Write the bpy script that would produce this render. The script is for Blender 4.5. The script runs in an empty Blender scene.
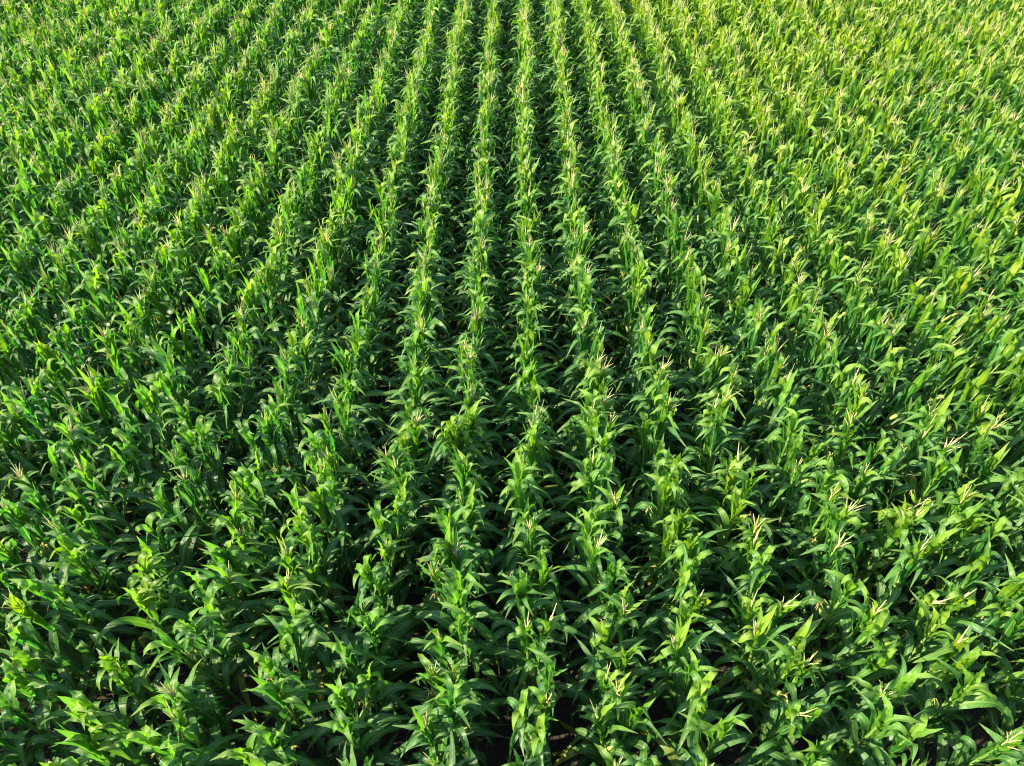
import bpy, math, random
import numpy as np
from mathutils import Vector

RNG = np.random.default_rng(11)
random.seed(5)
S = bpy.context.scene
COL = S.collection
R = math.radians

# ------------------------------------------------------------------ settings
ROW = 0.75                       # row spacing (m)
ROW0 = 0.255 - 0.09                     # x of the middle row
PLANT_GAP = 0.165
FPX = 692.0                      # focal length in pixels of the 1024 px frame
PITCH = math.atan((383 + 345) / FPX)
CAM = Vector((0.0, 0.0, 7.72))
YAW = R(0.11)
SUN_EL, SUN_AZ = R(35), R(-104)  # azimuth from +Y, clockwise: negative = from the left

# ------------------------------------------------------------------ materials
def new_mat(name):
    m = bpy.data.materials.new(name); m.use_nodes = True
    nt = m.node_tree; nt.nodes.clear()
    return m, nt, nt.nodes, nt.links

def N(nt, t, **kw):
    n = nt.nodes.new(t)
    for k, v in kw.items():
        if k.startswith('i_'):
            key = k[2:]
            key = int(key) if key.isdigit() else key.replace('_', ' ')
            n.inputs[key].default_value = v
        else:
            setattr(n, k, v)
    return n

def math_n(nt, op, a, b=None, clamp=False):
    n = nt.nodes.new('ShaderNodeMath'); n.operation = op; n.use_clamp = clamp
    for i, v in enumerate((a, b)):
        if v is None: continue
        if isinstance(v, (int, float)): n.inputs[i].default_value = v
        else: nt.links.new(v, n.inputs[i])
    return n.outputs[0]

def mapr(nt, v, a, b, c=0.0, d=1.0):
    n = nt.nodes.new('ShaderNodeMapRange'); n.clamp = True
    nt.links.new(v, n.inputs['Value'])
    n.inputs['From Min'].default_value = a; n.inputs['From Max'].default_value = b
    n.inputs['To Min'].default_value = c; n.inputs['To Max'].default_value = d
    return n.outputs[0]

def mixc(nt, f, a, b, mode='MIX'):
    n = nt.nodes.new('ShaderNodeMix'); n.data_type = 'RGBA'; n.blend_type = mode
    for key, v in ((0, f), (6, a), (7, b)):
        if isinstance(v, (int, float)): n.inputs[key].default_value = v
        elif isinstance(v, tuple): n.inputs[key].default_value = (*v, 1) if len(v) == 3 else v
        else: nt.links.new(v, n.inputs[key])
    return n.outputs[2]

def leaf_material():
    m, nt, nd, lk = new_mat('corn_leaf')
    out = N(nt, 'ShaderNodeOutputMaterial')
    geo = N(nt, 'ShaderNodeNewGeometry')
    age = N(nt, 'ShaderNodeAttribute', attribute_name='age').outputs['Fac']
    rnd = N(nt, 'ShaderNodeAttribute', attribute_name='rnd').outputs['Fac']
    uv = N(nt, 'ShaderNodeUVMap', uv_map='UVMap')
    sep = N(nt, 'ShaderNodeSeparateXYZ'); lk.new(uv.outputs[0], sep.inputs[0])
    u, v = sep.outputs[0], sep.outputs[1]
    # variation from plant to plant and from patch to patch of the field
    sc1 = N(nt, 'ShaderNodeVectorMath', operation='MULTIPLY'); lk.new(geo.outputs['Position'], sc1.inputs[0])
    sc1.inputs[1].default_value = (1, 1, 0.15)
    n1 = N(nt, 'ShaderNodeTexNoise', i_Scale=2.6, i_Detail=2.0); lk.new(sc1.outputs[0], n1.inputs['Vector'])
    n2 = N(nt, 'ShaderNodeTexNoise', i_Scale=0.28, i_Detail=2.0); lk.new(sc1.outputs[0], n2.inputs['Vector'])
    # leaves yellower to the right; sunlit warmth painted in towards the far side
    ps = N(nt, 'ShaderNodeSeparateXYZ'); lk.new(geo.outputs['Position'], ps.inputs[0])
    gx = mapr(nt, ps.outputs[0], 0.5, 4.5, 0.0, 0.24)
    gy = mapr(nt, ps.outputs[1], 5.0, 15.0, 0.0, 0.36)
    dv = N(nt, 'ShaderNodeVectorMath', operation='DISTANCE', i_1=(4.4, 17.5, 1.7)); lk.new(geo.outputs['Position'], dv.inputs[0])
    gy = math_n(nt, 'ADD', gy, mapr(nt, dv.outputs['Value'], 0.5, 6.0, 0.75, 0.0))   # warm glow painted into the leaf colour around one spot
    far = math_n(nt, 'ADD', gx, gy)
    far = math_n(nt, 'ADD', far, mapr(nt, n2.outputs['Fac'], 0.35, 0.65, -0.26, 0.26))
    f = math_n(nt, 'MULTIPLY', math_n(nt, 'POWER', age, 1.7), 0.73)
    f = math_n(nt, 'ADD', f, mapr(nt, n1.outputs['Fac'], 0.3, 0.7, -0.18, 0.20))
    f = math_n(nt, 'ADD', f, mapr(nt, rnd, 0, 1, -0.13, 0.13))
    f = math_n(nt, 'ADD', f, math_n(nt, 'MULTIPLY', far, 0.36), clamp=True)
    ramp = N(nt, 'ShaderNodeValToRGB')  # young top leaves yellower; shaded teal and sunlit warmth also put into colour
    e = ramp.color_ramp.elements
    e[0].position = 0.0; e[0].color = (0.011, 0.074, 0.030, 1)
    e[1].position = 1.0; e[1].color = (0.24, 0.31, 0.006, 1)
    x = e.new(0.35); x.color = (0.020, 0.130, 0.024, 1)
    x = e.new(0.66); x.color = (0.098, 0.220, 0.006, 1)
    lk.new(f, ramp.inputs[0])
    col = ramp.outputs[0]
    # parallel veins, pale midrib, paler margins
    du = math_n(nt, 'ABSOLUTE', math_n(nt, 'SUBTRACT', u, 0.5))
    vein = math_n(nt, 'SINE', math_n(nt, 'MULTIPLY', u, 75.0))
    col = mixc(nt, mapr(nt, vein, -1, 1, 0.0, 0.16), col, (0.11, 0.25, 0.020))
    rib = mapr(nt, du, 0.045, 0.085, 0.85, 0.0)
    rib = math_n(nt, 'MULTIPLY', rib, mapr(nt, v, 0.3, 1.0, 1.0, 0.25))
    col = mixc(nt, rib, col, (0.25, 0.36, 0.07))
    col = mixc(nt, mapr(nt, v, 0.74, 0.98, 0.0, 0.45), col, (0.19, 0.28, 0.06))      # pale tips
    # dry tips and a few scorched streaks
    nz = N(nt, 'ShaderNodeTexNoise', i_Scale=9.0, i_Detail=3.0); lk.new(geo.outputs['Position'], nz.inputs['Vector'])
    tip = math_n(nt, 'ADD', v, math_n(nt, 'MULTIPLY', nz.outputs['Fac'], 0.25))
    tip = mapr(nt, tip, 1.04, 1.14, 0.0, 0.8)
    tip = math_n(nt, 'MULTIPLY', tip, mapr(nt, rnd, 0.3, 0.7))
    col = mixc(nt, tip, col, (0.40, 0.36, 0.16))
    # an occasional yellowed low leaf
    old = math_n(nt, 'MULTIPLY', mapr(nt, age, 0.30, 0.12), mapr(nt, rnd, 0.86, 0.9))
    col = mixc(nt, math_n(nt, 'MULTIPLY', old, mapr(nt, v, 0.1, 0.9, 0.3, 1.0)), col, (0.40, 0.33, 0.045))
    # the underside of a blade is paler and greyer
    col = mixc(nt, math_n(nt, 'MULTIPLY', geo.outputs['Backfacing'], 0.30), col, (0.13, 0.24, 0.06))
    bs = N(nt, 'ShaderNodeBsdfPrincipled', i_Roughness=0.36)
    bs.inputs['Specular IOR Level'].default_value = 0.58
    lk.new(mapr(nt, nz.outputs['Fac'], 0.3, 0.7, 0.33, 0.48), bs.inputs['Roughness'])
    lk.new(col, bs.inputs['Base Color'])
    bw = N(nt, 'ShaderNodeTexNoise', i_Scale=26.0, i_Detail=2.0); lk.new(geo.outputs['Position'], bw.inputs['Vector'])
    hh = math_n(nt, 'ADD', math_n(nt, 'MULTIPLY', vein, 0.25), bw.outputs['Fac'])
    bp = N(nt, 'ShaderNodeBump', i_Strength=0.5, i_Distance=0.008); lk.new(hh, bp.inputs['Height'])
    lk.new(bp.outputs[0], bs.inputs['Normal'])
    tr = N(nt, 'ShaderNodeBsdfTranslucent')
    tc = mixc(nt, 1.0, col, (1.4, 1.8, 0.9), 'MULTIPLY')
    lk.new(tc, tr.inputs['Color'])
    ms = N(nt, 'ShaderNodeMixShader', i_Fac=0.40)
    lk.new(bs.outputs[0], ms.inputs[1]); lk.new(tr.outputs[0], ms.inputs[2])
    lk.new(ms.outputs[0], out.inputs[0])
    return m

def plain_material(name, c1, c2, rough=0.6, scale=30.0, transl=0.0):
    m, nt, nd, lk = new_mat(name)
    out = N(nt, 'ShaderNodeOutputMaterial')
    geo = N(nt, 'ShaderNodeNewGeometry')
    n1 = N(nt, 'ShaderNodeTexNoise', i_Scale=scale, i_Detail=3.0); lk.new(geo.outputs['Position'], n1.inputs['Vector'])
    n2 = N(nt, 'ShaderNodeTexNoise', i_Scale=1.7, i_Detail=1.0); lk.new(geo.outputs['Position'], n2.inputs['Vector'])
    f = math_n(nt, 'ADD', mapr(nt, n1.outputs['Fac'], 0.3, 0.7, 0, 0.6), mapr(nt, n2.outputs['Fac'], 0.35, 0.65, -0.2, 0.5), clamp=True)
    col = mixc(nt, f, c1, c2)
    bs = N(nt, 'ShaderNodeBsdfPrincipled', i_Roughness=rough)
    lk.new(col, bs.inputs['Base Color'])
    if transl:
        tr = N(nt, 'ShaderNodeBsdfTranslucent'); lk.new(col, tr.inputs['Color'])
        ms = N(nt, 'ShaderNodeMixShader', i_Fac=transl)
        lk.new(bs.outputs[0], ms.inputs[1]); lk.new(tr.outputs[0], ms.inputs[2]); lk.new(ms.outputs[0], out.inputs[0])
    else:
        lk.new(bs.outputs[0], out.inputs[0])
    return m

def soil_material():
    m, nt, nd, lk = new_mat('field_soil')
    out = N(nt, 'ShaderNodeOutputMaterial')
    geo = N(nt, 'ShaderNodeNewGeometry')
    n1 = N(nt, 'ShaderNodeTexNoise', i_Scale=14.0, i_Detail=8.0, i_Roughness=0.7); lk.new(geo.outputs['Position'], n1.inputs['Vector'])
    n2 = N(nt, 'ShaderNodeTexVoronoi', i_Scale=22.0); lk.new(geo.outputs['Position'], n2.inputs['Vector'])
    col = mixc(nt, mapr(nt, n1.outputs['Fac'], 0.3, 0.7), (0.015, 0.010, 0.008), (0.045, 0.030, 0.022))
    bs = N(nt, 'ShaderNodeBsdfPrincipled', i_Roughness=0.95); lk.new(col, bs.inputs['Base Color'])
    h = math_n(nt, 'ADD', n1.outputs['Fac'], math_n(nt, 'MULTIPLY', n2.outputs['Distance'], 0.6))
    bp = N(nt, 'ShaderNodeBump', i_Strength=0.9, i_Distance=0.04); lk.new(h, bp.inputs['Height'])
    lk.new(bp.outputs[0], bs.inputs['Normal'])
    lk.new(bs.outputs[0], out.inputs[0])
    return m

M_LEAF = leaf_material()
M_STALK = plain_material('corn_stalk', (0.075, 0.17, 0.025), (0.19, 0.29, 0.06), 0.5, 8.0)
M_TASSEL = plain_material('corn_tassel', (0.50, 0.51, 0.20), (0.72, 0.62, 0.36), 0.7, 12.0, 0.35)
M_HUSK = plain_material('corn_husk', (0.12, 0.24, 0.03), (0.26, 0.36, 0.08), 0.5, 10.0)
M_SILK = plain_material('corn_silk', (0.36, 0.38, 0.10), (0.34, 0.26, 0.08), 0.6, 20.0)
MATS = [M_LEAF, M_STALK, M_TASSEL, M_HUSK, M_SILK]

# ------------------------------------------------------------------ geometry pieces (numpy)
class Geo:
    """verts, quads, uv per vertex, age + rnd per vertex"""
    def __init__(s): s.v, s.q, s.uv, s.age, s.rnd, s.n = [], [], [], [], [], 0
    def add(s, v, q, uv=None, age=0.5, rnd=0.5):
        v = np.asarray(v, float); k = len(v)
        s.v.append(v); s.q.append(np.asarray(q, int) + s.n)
        s.uv.append(np.zeros((k, 2)) if uv is None else uv)
        s.age.append(np.full(k, age)); s.rnd.append(np.full(k, rnd)); s.n += k
    def arrays(s):
        return (np.concatenate(s.v), np.concatenate(s.q), np.concatenate(s.uv), np.concatenate(s.age), np.concatenate(s.rnd))

def grid_quads(nr, nc, closed=False):
    q = []
    for i in range(nr - 1):
        for j in range(nc if closed else nc - 1):
            a = i * nc + j; b = i * nc + (j + 1) % nc
            q.append((a, b, b + nc, a + nc))
    return q

def smooth(x): x = np.clip(x, 0, 1); return x * x * (3 - 2 * x)

def add_leaf(g, base, az, L, W, th0, th1, sb, wd, drift, twist, fold, wave, waves, ph, age, rnd, segs, cols):
    s = np.linspace(0, 1, segs + 1)
    sg = 1 / (1 + np.exp(-(s - sb) / wd)); sg = (sg - sg[0]) / (sg[-1] - sg[0])
    th = th0 + (th1 - th0) * sg
    a = az + drift * s * s
    t = np.stack([np.sin(th) * np.cos(a), np.sin(th) * np.sin(a), np.cos(th)], 1)
    p = np.zeros((segs + 1, 3)); p[1:] = np.cumsum((t[1:] + t[:-1]) / 2, 0) * (L / segs)
    p += base
    side = np.stack([-np.sin(a), np.cos(a), np.zeros_like(a)], 1)
    nrm = np.cross(t, side)
    tw = (twist * smooth(s))[:, None]
    side, nrm = side * np.cos(tw) + nrm * np.sin(tw), nrm * np.cos(tw) - side * np.sin(tw)
    f = np.minimum(1, 0.42 + 1.9 * s) ** 0.8 * np.clip(1 - s ** 1.9, 0, 1) ** 1.05
    f = np.maximum(f, 0.015)
    us = np.linspace(-1, 1, cols)
    fo = fold * (1 - 0.6 * s)
    V, UV = [], []
    for i in range(segs + 1):
        w = W / 2 * f[i]
        for u in us:
            wv = wave * W * f[i] * u * u * math.sin(2 * math.pi * waves * s[i] + (ph if u > 0 else ph * 1.7 + 2.0))
            V.append(p[i] + side[i] * (u * w * math.cos(fo[i])) + nrm[i] * (abs(u) * w * math.sin(fo[i]) + wv))
            UV.append((u * 0.5 + 0.5, s[i]))
    g.add(V, grid_quads(segs + 1, cols), np.array(UV), age, rnd)

def add_tube(g, pts, rad, sides=6, age=0.5, rnd=0.5, twist=0.0):
    pts = np.asarray(pts, float); n = len(pts)
    tg = np.gradient(pts, axis=0); tg /= np.linalg.norm(tg, axis=1)[:, None] + 1e-9
    ref = np.array([1.0, 0.23, 0.11])
    V = []
    for i in range(n):
        b1 = np.cross(tg[i], ref); b1 /= np.linalg.norm(b1) + 1e-9
        b2 = np.cross(tg[i], b1)
        for k in range(sides):
            an = 2 * math.pi * k / sides + twist * i
            V.append(pts[i] + (b1 * math.cos(an) + b2 * math.sin(an)) * rad[i])
    g.add(V, grid_quads(n, sides, True), None, age, rnd)

def make_plant(seed, tassel, hi=True):
    """one corn plant: dict of Geo per part.  The same seed gives the same plant at either level of detail."""
    r = random.Random(seed)
    segs, cols = (18, 5) if hi else (11, 3)
    P = {'foliage': Geo(), 'stalk': Geo()}
    H = r.uniform(1.59, 1.69)                                   # top of the stalk
    lean = np.array([r.gauss(0, .025), r.gauss(0, .025)])
    def axis(z):
        k = z / H
        return np.array([lean[0] * z * k, lean[1] * z * k, z])
    zs = np.linspace(0, H, 9 if hi else 4)
    add_tube(P['stalk'], [axis(z) for z in zs], [0.015 - 0.009 * (z / H) for z in zs], 7 if hi else 4)
    n = r.choice((16, 17, 17, 18))
    az0 = r.gauss(0, .55) + (math.pi if r.random() < .5 else 0)  # leaf plane mostly across the row
    for i in range(n):
        t = i / (n - 1)
        az = az0 + math.pi * (i % 2) + r.gauss(0, .36) + (r.uniform(-.8, .8) * t)
        if t > 0.52:                                              # the compact upright whorl
            q = (t - .52) / .48
            z = H * (.70 + .30 * q)
            L = (0.70 - 0.32 * q) * r.uniform(.80, 1.15)
            W = r.uniform(.078, .112)
            th0 = R(r.uniform(5, 16) - 5 * q)
            th1 = R(r.choice((r.uniform(6, 30), r.uniform(70, 130), r.uniform(115, 180), r.uniform(135, 195))))
            sb = r.uniform(.42, .74); wd = r.choice((r.uniform(.02, .05), r.uniform(.05, .12)))
        else:                                                     # the arching leaves that close the lane
            q = t / .52
            z = .24 + (H * .70 - .26) * q ** .9
            L = (1.0 + .04 * math.sin(math.pi * q) - .32 * q) * r.uniform(.80, 1.14)
            W = r.uniform(.080, .116)
            th0 = R(r.uniform(26, 46) - 10 * q)
            th1 = R(r.uniform(125, 190))
            sb = r.uniform(.30, .60); wd = r.choice((r.uniform(.015, .04), r.uniform(.05, .14), r.uniform(.05, .14)))
        add_leaf(P['foliage'], axis(z) + np.array([math.cos(az), math.sin(az), 0]) * .010, az, L, W, th0, th1, sb, wd,
                 r.gauss(0, .4), r.gauss(0, .7), R(r.uniform(8, 36)), r.uniform(.06, .20), r.uniform(2.4, 4.8),
                 r.uniform(0, 6.28), t, r.random(), segs, cols)
        # the sheath that clasps the stalk below the blade
        if hi and t > .25:
            zz = np.linspace(z - .13, z + .012, 3)
            add_tube(P['stalk'], [axis(q) for q in zz], [0.017 - 0.007 * (z / H), 0.0185 - 0.007 * (z / H), 0.021 - 0.007 * (z / H)], 7)
    if tassel:
        g = P['tassel'] = Geo(); b0 = axis(H)
        Ht = r.uniform(.30, .40)
        k = r.choice((4, 5, 6, 7, 8)) if tassel == 'open' else r.choice((2, 3, 4))
        ln = np.array([lean[0] + r.gauss(0, .10), lean[1] + r.gauss(0, .10)])
        ns = 6 if hi else 3; sd = 5 if hi else 3
        def rod(b, az, th0, th1, L, rd):
            s = np.linspace(0, 1, ns); th = th0 + (th1 - th0) * s
            d = np.stack([np.sin(th) * math.cos(az), np.sin(th) * math.sin(az), np.cos(th)], 1)
            d[:, 0] += ln[0]; d[:, 1] += ln[1]
            p = np.zeros((ns, 3)); p[1:] = np.cumsum(d[1:], 0) * L / (ns - 1)
            rr = rd * np.minimum(1, .6 + 1.6 * s) * (1 - .72 * s ** 3)
            if hi: rr = rr * np.array([1, 1.1, .9, 1.12, .92, 1])
            add_tube(g, b + p, rr, sd, .5, r.random(), .5)
        rod(b0 - [0, 0, .05], r.uniform(0, 6.28), 0.03, 0.12, Ht + .05, .0066)
        for j in range(k):
            spread = r.uniform(9, 32) if tassel == 'open' else r.uniform(3, 9)
            a = 2 * math.pi * j / k + r.gauss(0, .35)
            rod(b0 + np.array([ln[0], ln[1], 1]) * (.02 + .11 * j / k), a, R(spread * .6), R(spread * r.uniform(1.0, 1.5)), r.uniform(.14, .23), .0056)
    if r.random() < .6:
        g = P['ear'] = Geo(); ze = H * r.uniform(.56, .64); a = az0 + r.choice((0, math.pi)) + r.gauss(0, .4)
        d = np.array([math.cos(a) * .42, math.sin(a) * .42, .9]); Le = r.uniform(.19, .25)
        s = np.linspace(0, 1, 7 if hi else 4)
        rad = .030 * np.sin(math.pi * np.clip(s * .86 + .10, 0, 1)) ** .7
        b = axis(ze) + np.array([math.cos(a), math.sin(a), 0]) * .012
        add_tube(g, [b + d * Le * q for q in s], rad, 8 if hi else 5)
        g2 = P['silk'] = Geo(); e = b + d * Le * .97
        for j in range(9 if hi else 4):
            aa = r.uniform(0, 6.28); o = np.array([math.cos(aa), math.sin(aa), 0]) * r.uniform(.015, .05)
            add_tube(g2, [e, e + d * .05 + o * .6, e + d * .05 + o * 1.6 - [0, 0, r.uniform(.02, .06)]], [.004, .0035, .002], 3)
    return P

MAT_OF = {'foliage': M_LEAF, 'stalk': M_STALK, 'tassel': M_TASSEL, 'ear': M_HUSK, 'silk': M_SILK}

def build_mesh(name, v, q, uv, age, rnd, mats, mat_idx=None):
    me = bpy.data.meshes.new(name)
    nv, nq = len(v), len(q)
    me.vertices.add(nv); me.vertices.foreach_set('co', np.ascontiguousarray(v, np.float32).ravel())
    me.loops.add(nq * 4); me.loops.foreach_set('vertex_index', np.ascontiguousarray(q, np.int32).ravel())
    me.polygons.add(nq); me.polygons.foreach_set('loop_start', np.arange(0, nq * 4, 4, dtype=np.int32))
    me.polygons.foreach_set('use_smooth', np.ones(nq, bool))
    for m in mats: me.materials.append(m)
    if mat_idx is not None: me.polygons.foreach_set('material_index', np.ascontiguousarray(mat_idx, np.int32))
    ul = me.uv_layers.new(name='UVMap')
    ul.data.foreach_set('uv', np.ascontiguousarray(uv[q.ravel()], np.float32).ravel())
    for nm, arr in (('age', age), ('rnd', rnd)):
        at = me.attributes.new(nm, 'FLOAT', 'POINT'); at.data.foreach_set('value', np.ascontiguousarray(arr, np.float32))
    me.update(); me.validate()
    return me

# ------------------------------------------------------------------ camera
cam = bpy.data.objects.new('camera', bpy.data.cameras.new('camera')); COL.objects.link(cam)
cam.location = CAM; cam.rotation_euler = (math.pi / 2 - PITCH, 0, YAW)
cam.data.sensor_fit = 'HORIZONTAL'; cam.data.sensor_width = 36; cam.data.lens = 36 * FPX / 1024
cam.data.clip_end = 3000; cam.data.clip_start = 0.1
S.camera = cam

def project(p):
    d = Vector(p) - CAM
    c, s = math.cos(-YAW), math.sin(-YAW)
    x, y, z = d.x * c - d.y * s, d.x * s + d.y * c, d.z
    depth = y * math.cos(PITCH) - z * math.sin(PITCH)
    up = y * math.sin(PITCH) + z * math.cos(PITCH)
    if depth < .05: return None
    return 512 + FPX * x / depth, 383 - FPX * up / depth, depth

# ------------------------------------------------------------------ where the plants stand
spots = []
WOB = {}
for k in range(-32, 33):
    rr = random.Random(900 + k)
    ph = [rr.uniform(0, 6.28) for _ in range(3)]
    # rows differ in how many of their plants have tasselled
    ptas = {-1: .75, 0: .45, 1: .62, 2: .45, 3: .75, 4: .80, 5: .70, 6: .5, -2: .5, -3: .5, -4: .42, -5: .40}.get(k, rr.uniform(.5, .8))
    y = 0.2 + rr.uniform(0, .2)
    while y < 27:
        x = ROW0 + ROW * k + .015 * math.sin(y * .9 + ph[0]) + .02 * math.sin(y * .33 + ph[1]) + rr.gauss(0, .012)
        half = 1024 / 2 / FPX * (max(y, 1.2) * math.cos(PITCH) + (CAM.z - 2) * math.sin(PITCH))
        if abs(x) < half + 2.6 and rr.random() > .04:
            far = min(1, max(0, (y - 3) / 12))
            p = ptas * .44 * (1 - far) + far * min(1, ptas * 1.1 + .34)
            q = rr.random()
            tas = None if q > p else ('open' if rr.random() < .60 else 'closed')
            sc = min(1.10, max(.86, rr.gauss(1.0, .035))) * (1 + .03 * math.sin(y * .8 + ph[2]) * math.sin(y * .21 + k))
            if rr.random() < .035: sc *= rr.uniform(.74, .88); tas = None       # a stunted plant here and there
            spots.append(dict(k=k, x=x, y=y, s=sc, rz=rr.choice((0, math.pi)) + rr.gauss(0, .35), tx=rr.gauss(0, .03), ty=.052 + rr.gauss(0, .022), tas=tas, q=rr.random()))
        y += PLANT_GAP * rr.uniform(.7, 1.3)

def in_view(sp):
    best = None
    for dx in (-.25, 0, .25):
        for z in (1.2, 1.6, 2.0):
            pr = project((sp['x'] + dx, sp['y'], z * sp['s']))
            if pr and 4 < pr[0] < 1020 and 4 < pr[1] < 762:
                best = pr if best is None or pr[2] < best[2] else best
    return best
for sp in spots:
    pr = in_view(sp); sp['depth'] = pr[2] if pr else 1e9
spots.sort(key=lambda d: d['depth'])
near, rest = spots[:300], spots[300:]

# ------------------------------------------------------------------ the plants in front, each one an object
VARS = {'open': list(range(101, 119)), 'closed': list(range(201, 211)), None: list(range(301, 317))}
ORD = ('zeroth first second third fourth fifth sixth seventh eighth ninth tenth eleventh twelfth thirteenth fourteenth fifteenth sixteenth seventeenth eighteenth nineteenth twentieth').split()
def ordinal(n):
    if n <= 20: return ORD[n]
    tens = {2: 'twent', 3: 'thirt', 4: 'fort', 5: 'fift'}[n // 10]
    return tens + 'ieth' if n % 10 == 0 else tens + 'y-' + ORD[n % 10]
LOOK = {'open': 'open-tasselled', 'closed': 'narrow-tasselled', None: 'untasselled'}
proto = {}
def make_corn(tas, seed):
    root = bpy.data.objects.new('corn_plant', None); COL.objects.link(root); root.empty_display_size = .1
    root['category'] = 'corn plant'; root['group'] = 'corn plants in the near part of the rows'
    kids = {}
    P = make_plant(seed, tas, True)
    for nm in ('stalk', 'foliage', 'tassel', 'ear', 'silk'):
        if nm not in P: continue
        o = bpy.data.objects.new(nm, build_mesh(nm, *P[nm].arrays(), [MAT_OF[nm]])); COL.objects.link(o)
        o.parent = kids['ear'] if nm == 'silk' else root
        kids[nm] = o
    return root
def copy_tree(o, parent=None):
    c = o.copy(); COL.objects.link(c); c.parent = parent
    for ch in list(o.children): copy_tree(ch, c)
    return c

rowlists = {}
for sp in near: rowlists.setdefault(sp['k'], []).append(sp)
for k, lst in rowlists.items():
    lst.sort(key=lambda d: d['y'])
    for i, sp in enumerate(lst): sp['ord'] = i + 1
last = None
for sp in near:
    vs = VARS[sp['tas']]; sd = vs[int(sp['q'] * len(vs)) % len(vs)]
    if sd == last: sd = vs[(vs.index(sd) + 1) % len(vs)]
    last = sd
    if sd not in proto: root = proto[sd] = make_corn(sp['tas'], sd)
    else: root = copy_tree(proto[sd])
    root.location = (sp['x'], sp['y'], 0); root.scale = (sp['s'],) * 3; root.rotation_euler = (sp['tx'], sp['ty'], sp['rz'])
    look = LOOK[sp['tas']]
    k = sp['k']; o = ordinal(sp['ord'])
    if k == 0: lab = f'{look} green corn plant, {o} from the near end of the middle row'
    elif abs(k) == 1: lab = f'{look} corn plant, {o} from the near end, first row {"left" if k < 0 else "right"} of the middle'
    else: lab = f'{look} corn plant, {o} from the near end, {ordinal(abs(k))} row {"left" if k < 0 else "right"} of the middle'
    root['label'] = lab

# ------------------------------------------------------------------ the rest of the field as one mass
lowv = {}
for tas, vs in VARS.items():
    for sd in vs + [v + 50 for v in vs]:
        P = make_plant(sd, tas, False)
        V, Q, U, A, D, MI, o = [], [], [], [], [], [], 0
        for nm, g in P.items():
            v, q, uv, a, d = g.arrays()
            V.append(v); Q.append(q + o); U.append(uv); A.append(a); D.append(d)
            MI.append(np.full(len(q), MATS.index(MAT_OF[nm]))); o += len(v)
        lowv[sd] = tuple(np.concatenate(z) for z in (V, Q, U, A, D, MI))
out = [[] for _ in range(6)]; off = 0
for sp in rest:
    vs = VARS[sp['tas']]; j = int(sp['q'] * len(vs) * 2)
    sd = vs[j % len(vs)] + (50 if j >= len(vs) else 0)
    v, q, uv, a, d, mi = lowv[sd]
    c, s_ = math.cos(sp['rz']), math.sin(sp['rz'])
    w = v * sp['s']
    x = w[:, 0] * c - w[:, 1] * s_; y = w[:, 0] * s_ + w[:, 1] * c; z = w[:, 2]
    w = np.stack([x + sp['x'] + sp['ty'] * z, y + sp['y'] - sp['tx'] * z, z], 1)
    for lst, arr in zip(out, (w, q + off, uv, a, (d + sp['q']) % 1.0, mi)): lst.append(arr)
    off += len(w)
V, Q, U, A, D, MI = (np.concatenate(z) for z in out)
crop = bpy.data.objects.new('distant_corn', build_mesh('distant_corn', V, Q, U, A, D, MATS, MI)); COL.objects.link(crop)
crop['kind'] = 'stuff'; crop['category'] = 'corn'
crop['label'] = 'mass of green corn rows with pale tassels filling the far part of the field'

# ------------------------------------------------------------------ ground: tilled soil near by, one sheet to the horizon
nx, ny = 150, 150
xs = np.concatenate([[-1500, -300, -60], np.linspace(-20, 20, nx), [60, 300, 1500]])
ys = np.concatenate([[-1500, -300, -30], np.linspace(-4, 30, ny), [90, 400, 2500]])
X, Y = np.meshgrid(xs, ys)
inn = (np.abs(X) <= 20) & (Y >= -4) & (Y <= 30)
Zg = np.where(inn, .03 * np.cos((X - ROW0) / ROW * 2 * np.pi) + RNG.normal(0, .012, X.shape), 0)
v = np.stack([X.ravel(), Y.ravel(), Zg.ravel()], 1)
q = np.array(grid_quads(len(ys), len(xs)))
g = bpy.data.objects.new('ground', build_mesh('ground', v, q, np.zeros((len(v), 2)), np.zeros(len(v)), np.zeros(len(v)), [soil_material()]))
COL.objects.link(g); g['kind'] = 'structure'; g['label'] = 'dark brown tilled soil between the corn rows'; g['category'] = 'ground'

# ------------------------------------------------------------------ light
w = bpy.data.worlds.new('World'); S.world = w; w.use_nodes = True
nt = w.node_tree; nt.nodes.clear()
sky = nt.nodes.new('ShaderNodeTexSky'); sky.sky_type = 'NISHITA'; sky.sun_disc = False
sky.sun_elevation = SUN_EL; sky.sun_rotation = SUN_AZ
bg = nt.nodes.new('ShaderNodeBackground'); bg.inputs['Strength'].default_value = 0.135
ow = nt.nodes.new('ShaderNodeOutputWorld')
nt.links.new(sky.outputs[0], bg.inputs[0]); nt.links.new(bg.outputs[0], ow.inputs[0])
sl = bpy.data.lights.new('sun', 'SUN'); sl.energy = 5.0; sl.angle = R(0.5); sl.color = (1.0, .90, .64)
so = bpy.data.objects.new('sun', sl); COL.objects.link(so)
sd = Vector((math.sin(SUN_AZ) * math.cos(SUN_EL), math.cos(SUN_AZ) * math.cos(SUN_EL), math.sin(SUN_EL)))
so.rotation_euler = (-sd).to_track_quat('-Z', 'Y').to_euler(); so.location = sd * 60

vs = S.view_settings
vs.view_transform = 'Standard'; vs.look = 'None'; vs.gamma = 1; vs.exposure = 1.82; vs.use_curve_mapping = False
S.cycles.pixel_filter_type = 'BLACKMAN_HARRIS'; S.cycles.filter_width = 1.1
S.cycles.max_bounces = 8; S.cycles.transmission_bounces = 4; S.cycles.use_denoising = True
